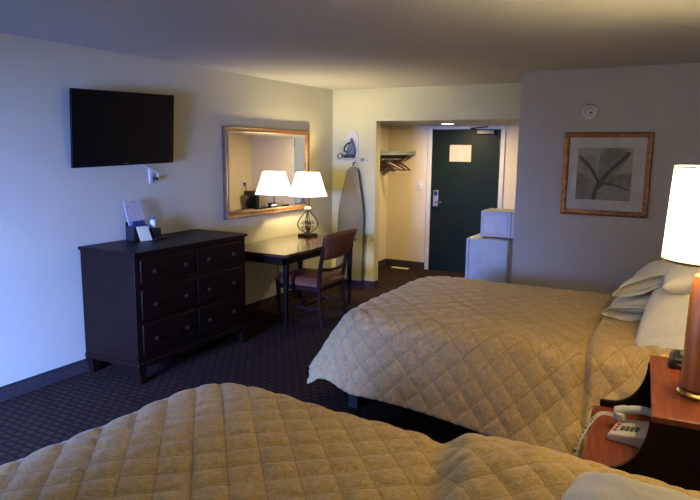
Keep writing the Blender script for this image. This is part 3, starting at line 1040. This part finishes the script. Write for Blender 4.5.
sp2 = bedspread('bedspread', L2 - .02, W2, B2H, .11, .45, .25, .45, 16, lambda s: 8, 8, ex2, spread_m2, step=.0115, p=.112, A=.0115)
sp2.location = B2
sp2.rotation_euler.z = R(-3.5)
tag(sp2, 'quilted gold bedspread draped over the near bed in the foreground', 'bedspread')


def pillow(label, loc, rot, l=.66, w_=.44, th=.17, seed=0, hem=True, droop=0.):
    pw = empty('pillow', (0, 0, 0), label, 'pillow', 'white pillows at the head of the far bed' if 'far bed' in label else None)
    b = MB()
    def f(sgn):
        def g(u, v):
            a, c = 2 * u - 1, 2 * v - 1
            e = max(0, (1 - abs(a) ** 2.6)) ** .55 * max(0, (1 - abs(c) ** 2.6)) ** .55
            x = a * l / 2 * (1 - .06 * (1 - abs(c) ** 3) * abs(a) ** 6 + .0)
            y = c * w_ / 2 * (1 - .10 * (1 - abs(a) ** 2) * 0 - .05 * (1 - abs(a) ** 3))
            nz = mnoise.noise(Vector((x * 5 + seed * 7, y * 5, seed + sgn))) * .034 + mnoise.noise(Vector((x * 14 + seed, y * 9, seed * 3))) * .012
            z = sgn * th / 2 * e + nz * (e ** .5) + droop * (-(x - l / 2 * .2) ** 2 if x > l * .1 else 0)
            return (x, y, z)
        return g
    b.grid(f(1), 40, 28).grid(f(-1), 40, 28)
    bmesh.ops.remove_doubles(b.b, verts=b.b.verts[:], dist=.0003)
    b.build('filled_case', linen, pw, smooth=80)
    if hem:
        # open hem of the pillowcase beyond the pillow's end
        hb = MB()
        def hf(u, v):
            a = v * 2 * math.pi
            k = u
            yy = math.cos(a) * w_ / 2 * (.90 + .04 * k)
            zz = math.sin(a) * (.020 + .020 * k + .006 * math.sin(3 * a + seed))
            x = l / 2 - .07 + .15 * k + .012 * math.sin(a * 2 + seed)
            return (x, yy, zz + droop * -(x - l * .1) ** 2 + mnoise.noise(Vector((yy * 8, k * 2, seed))) * .015 * k)
        hb.grid(hf, 8, 48)
        h = hb.build('case_hem', linen, pw, smooth=80)
        so = h.modifiers.new('cloth', 'SOLIDIFY')
        so.thickness = .003
    pw.location = loc
    pw.rotation_euler = [R(a) for a in rot]
    return pw


pillow('white pillow lying low at the far side of the far bed', (3.86, 4.50, .775), (10, 2, -99), seed=1, w_=.48)
pillow('white pillow leaning on top at the far side of the far bed', (3.93, 4.52, .96), (26, 3, -104), seed=2, w_=.50)
pillow('white pillow lying low at the near side of the far bed', (4.05, 3.94, .835), (6, 10, -94), seed=3, droop=.9, w_=.47, th=.27)
pillow('white pillow on top of the stack at the near side of the far bed', (4.10, 4.06, 1.035), (14, -2, -88), seed=4, hem=False, w_=.42, th=.18)
pillow('white pillow in the foreground at the head of the near bed', (3.97, 1.56, .745), (0, 2, 86), l=.74, w_=.46, th=.18, seed=5, hem=False)

# ---------------------------------------------------------------- two-tier nightstand
ns = empty('nightstand', (4.1, 2.87, 0), 'cherry two-tier nightstand with curved black-edged sides between the beds', 'nightstand')
NY0, NY1, NZU, NZL = 2.47, 3.26, .76, .48
XU, XL, XB = 3.955, 3.72, 4.30
def side_poly(off=0.):
    p = [(XB, 0), (XL + .03, 0), (XL + .03, NZL + .03), (XL + .08, NZL + .03)]
    # concave quarter curve from the low tier up to the top
    for i in range(1, 13):
        a = R(90 * i / 12)
        p.append((XL + .08 + (XU - .005 - XL - .08) * math.sin(a), NZL + .03 + (NZU - .03 - NZL - .03) * (1 - math.cos(a))))
    p.append((XB, NZU - .03))
    return p
for y in (NY0 + .02, NY1 - .045):
    MB().prism(side_poly(), 'y', y, y + .025).build('side_panel', dark_wood, ns, bevel=.003)
box('upper_top', XU, XB, NY0, NY1, NZU - .025, NZU, cherry, ns, bevel=.005)
box('lower_top', XL, XB - .02, NY0 + .045, NY1 - .045, NZL - .025, NZL, cherry, ns, bevel=.004)
box('front_apron', XL + .03, XL + .05, NY0 + .045, NY1 - .045, NZL - .20, NZL - .025, dark_wood, ns)
box('back_panel', XB - .02, XB, NY0 + .045, NY1 - .045, .08, NZU - .025, dark_wood, ns)
box('bottom_shelf', XL + .05, XB - .02, NY0 + .045, NY1 - .045, .08, .10, dark_wood, ns)
dw = box('drawer', XL + .018, XL + .03, NY0 + .07, NY1 - .07, NZL - .18, NZL - .04, cherry, ns, bevel=.004)
MB().lathe([(.006, XL + .018), (.006, XL + .006), (.015, XL + .0), (.015, XL - .008), (.006, XL - .012)], (0, (NY0 + NY1) / 2, NZL - .11), 14, 'x').build('knob', brass, dw)

# the stand sits slightly turned from the wall
_p = Vector((3.955, 2.49, 0)); _o = ns.location.copy(); _a = R(4)
ns.location = _p + Matrix.Rotation(_a, 3, 'Z') @ (_o - _p)
ns.rotation_euler.z = _a

# telephone
ph = empty('desk_telephone', (0, 0, 0), 'beige corded desk telephone on the lower tier of the nightstand', 'telephone')
MB().prism([(-.10, 0), (.10, 0), (.10, .052), (.085, .058), (-.085, .030), (-.10, .022)], 'y', -.085, .085).build('base', beige_p, ph, bevel=.008)
kb = MB()
sl_ = .028 / .17
for i in range(3):
    for j in range(4):
        x = -.058 + j * .017
        y = -.040 + i * .017
        z = .030 + (x + .085) * sl_
        kb.box(x - .0065, x + .0065, y - .0055, y + .0055, z, z + .0035)
kb.build('keypad', key_m, ph, bevel=.001)
rb = MB()
for y in (-.045, -.015, .012):
    rb.box(-.086, -.074, y - .006, y + .006, .030, .034)
rb.build('message_light', red_m, ph)
box('index_card', .045, .08, -.065, .0, .056, .0575, paper, ph)
# handset lying along the far side
def hs(u):
    return .066 + .030 * math.sin(math.pi * u)
pts = [(-.105 + .21 * u / 14, .052, hs(u / 14)) for u in range(15)]
rr = [.020 if (k < 3 or k > 11) else .0155 for k in range(15)]
hnd = MB().tube(pts, rr, 12).build('handset', beige_p, ph, smooth=60)
MB().lathe([(.024, .040), (.027, .046), (.026, .066), (.016, .074)], (-.088, .052, 0), 20).build('earpiece', beige_p, hnd)
MB().lathe([(.024, .046), (.027, .052), (.026, .070), (.016, .076)], (.088, .052, 0), 20).build('mouthpiece', beige_p, hnd)
ph.location = (3.905, 2.89, NZL + .001)
ph.rotation_euler.z = R(-9)
ph.scale = (1.15, 1.15, 1.15)
pts = []
n = 150
ctrl = [Vector(p) for p in ((3.785, 2.95, .545), (3.735, 2.94, .545), (3.70, 2.87, .52), (3.672, 2.75, .47), (3.665, 2.70, .38), (3.67, 2.68, .33))]
def spl(t):
    k = t * (len(ctrl) - 1); i = min(int(k), len(ctrl) - 2); f = k - i
    p0, p1, p2, p3 = ctrl[max(i - 1, 0)], ctrl[i], ctrl[i + 1], ctrl[min(i + 2, len(ctrl) - 1)]
    return .5 * (2 * p1 + (p2 - p0) * f + (2 * p0 - 5 * p1 + 4 * p2 - p3) * f * f + (3 * p1 - p0 - 3 * p2 + p3) * f ** 3)
for i in range(260):
    t = i / 259
    c = spl(t)
    a = t * 2 * math.pi * 24
    pts.append(c + Vector((math.sin(a) * .0075, math.cos(a) * .0075 * .6, math.cos(a) * .0055)))
MB().tube(pts, .0028, 6).build('coiled_cord', cord_m)
bpy.data.objects['coiled_cord'].name = 'telephone_cord'
tag(bpy.data.objects['telephone_cord'], 'beige coiled telephone cord hanging over the front edge of the nightstand', 'cord')

# clock radio
ck = empty('clock_radio', (4.06, 3.16, NZU), 'small black clock radio on the nightstand below the pillows', 'clock radio')
MB().prism([(3.985, NZU), (4.15, NZU), (4.15, NZU + .045), (4.13, NZU + .060), (4.0, NZU + .052), (3.985, NZU + .03)], 'y', 3.08, 3.24).build('case', black_p, ck, bevel=.01)
box('chrome_strip', 4.02, 4.14, 3.077, 3.081, NZU + .020, NZU + .030, nickel, ck)
box('snooze_bar', 4.03, 4.11, 3.12, 3.18, NZU + .056, NZU + .062, key_m, ck, bevel=.002)

# bedside lamp
bl = empty('bedside_lamp', (4.125, 2.80, NZU), 'lit tall lamp with white drum shade and wooden column on the nightstand', 'lamp')
BX, BY = 4.112, 2.80
MB().lathe([(.001, NZU), (.082, NZU), (.086, NZU + .008), (.078, NZU + .018), (.066, NZU + .022)], (BX, BY, 0), 36).build('brass_foot', brass, bl)
MB().lathe([(.060, NZU + .022), (.072, NZU + .03), (.075, NZU + .06), (.070, NZU + .45), (.060, NZU + .485), (.035, NZU + .50)], (BX, BY, 0), 36).build('column', lamp_wood, bl)
MB().lathe([(.036, NZU + .50), (.030, NZU + .508), (.012, NZU + .515), (.010, NZU + .70)], (BX, BY, 0), 20).build('brass_neck', brass, bl)
MB().lathe([(.184, 1.305), (.166, 1.668)], (BX, BY, 0), 56, caps=False).build('shade', shade_m2, bl)
MB().lathe([(.1845, 1.303), (.1865, 1.308), (.1845, 1.313)], (BX, BY, 0), 56, caps=False).build('shade_trim', brass, bl)
MB().lathe([(.1660, 1.663), (.1680, 1.667), (.1660, 1.671)], (BX, BY, 0), 56, caps=False).build('shade_trim', paper, bl)
MB().lathe([(.002, 1.44), (.018, 1.445), (.030, 1.48), (.026, 1.515), (.004, 1.535)], (BX, BY, 0), 16).build('bulb', bulb_m, bl)
light('bedside_bulb', 'POINT', (BX, BY, 1.56), E_BED, WARM, shadow_soft_size=.035)
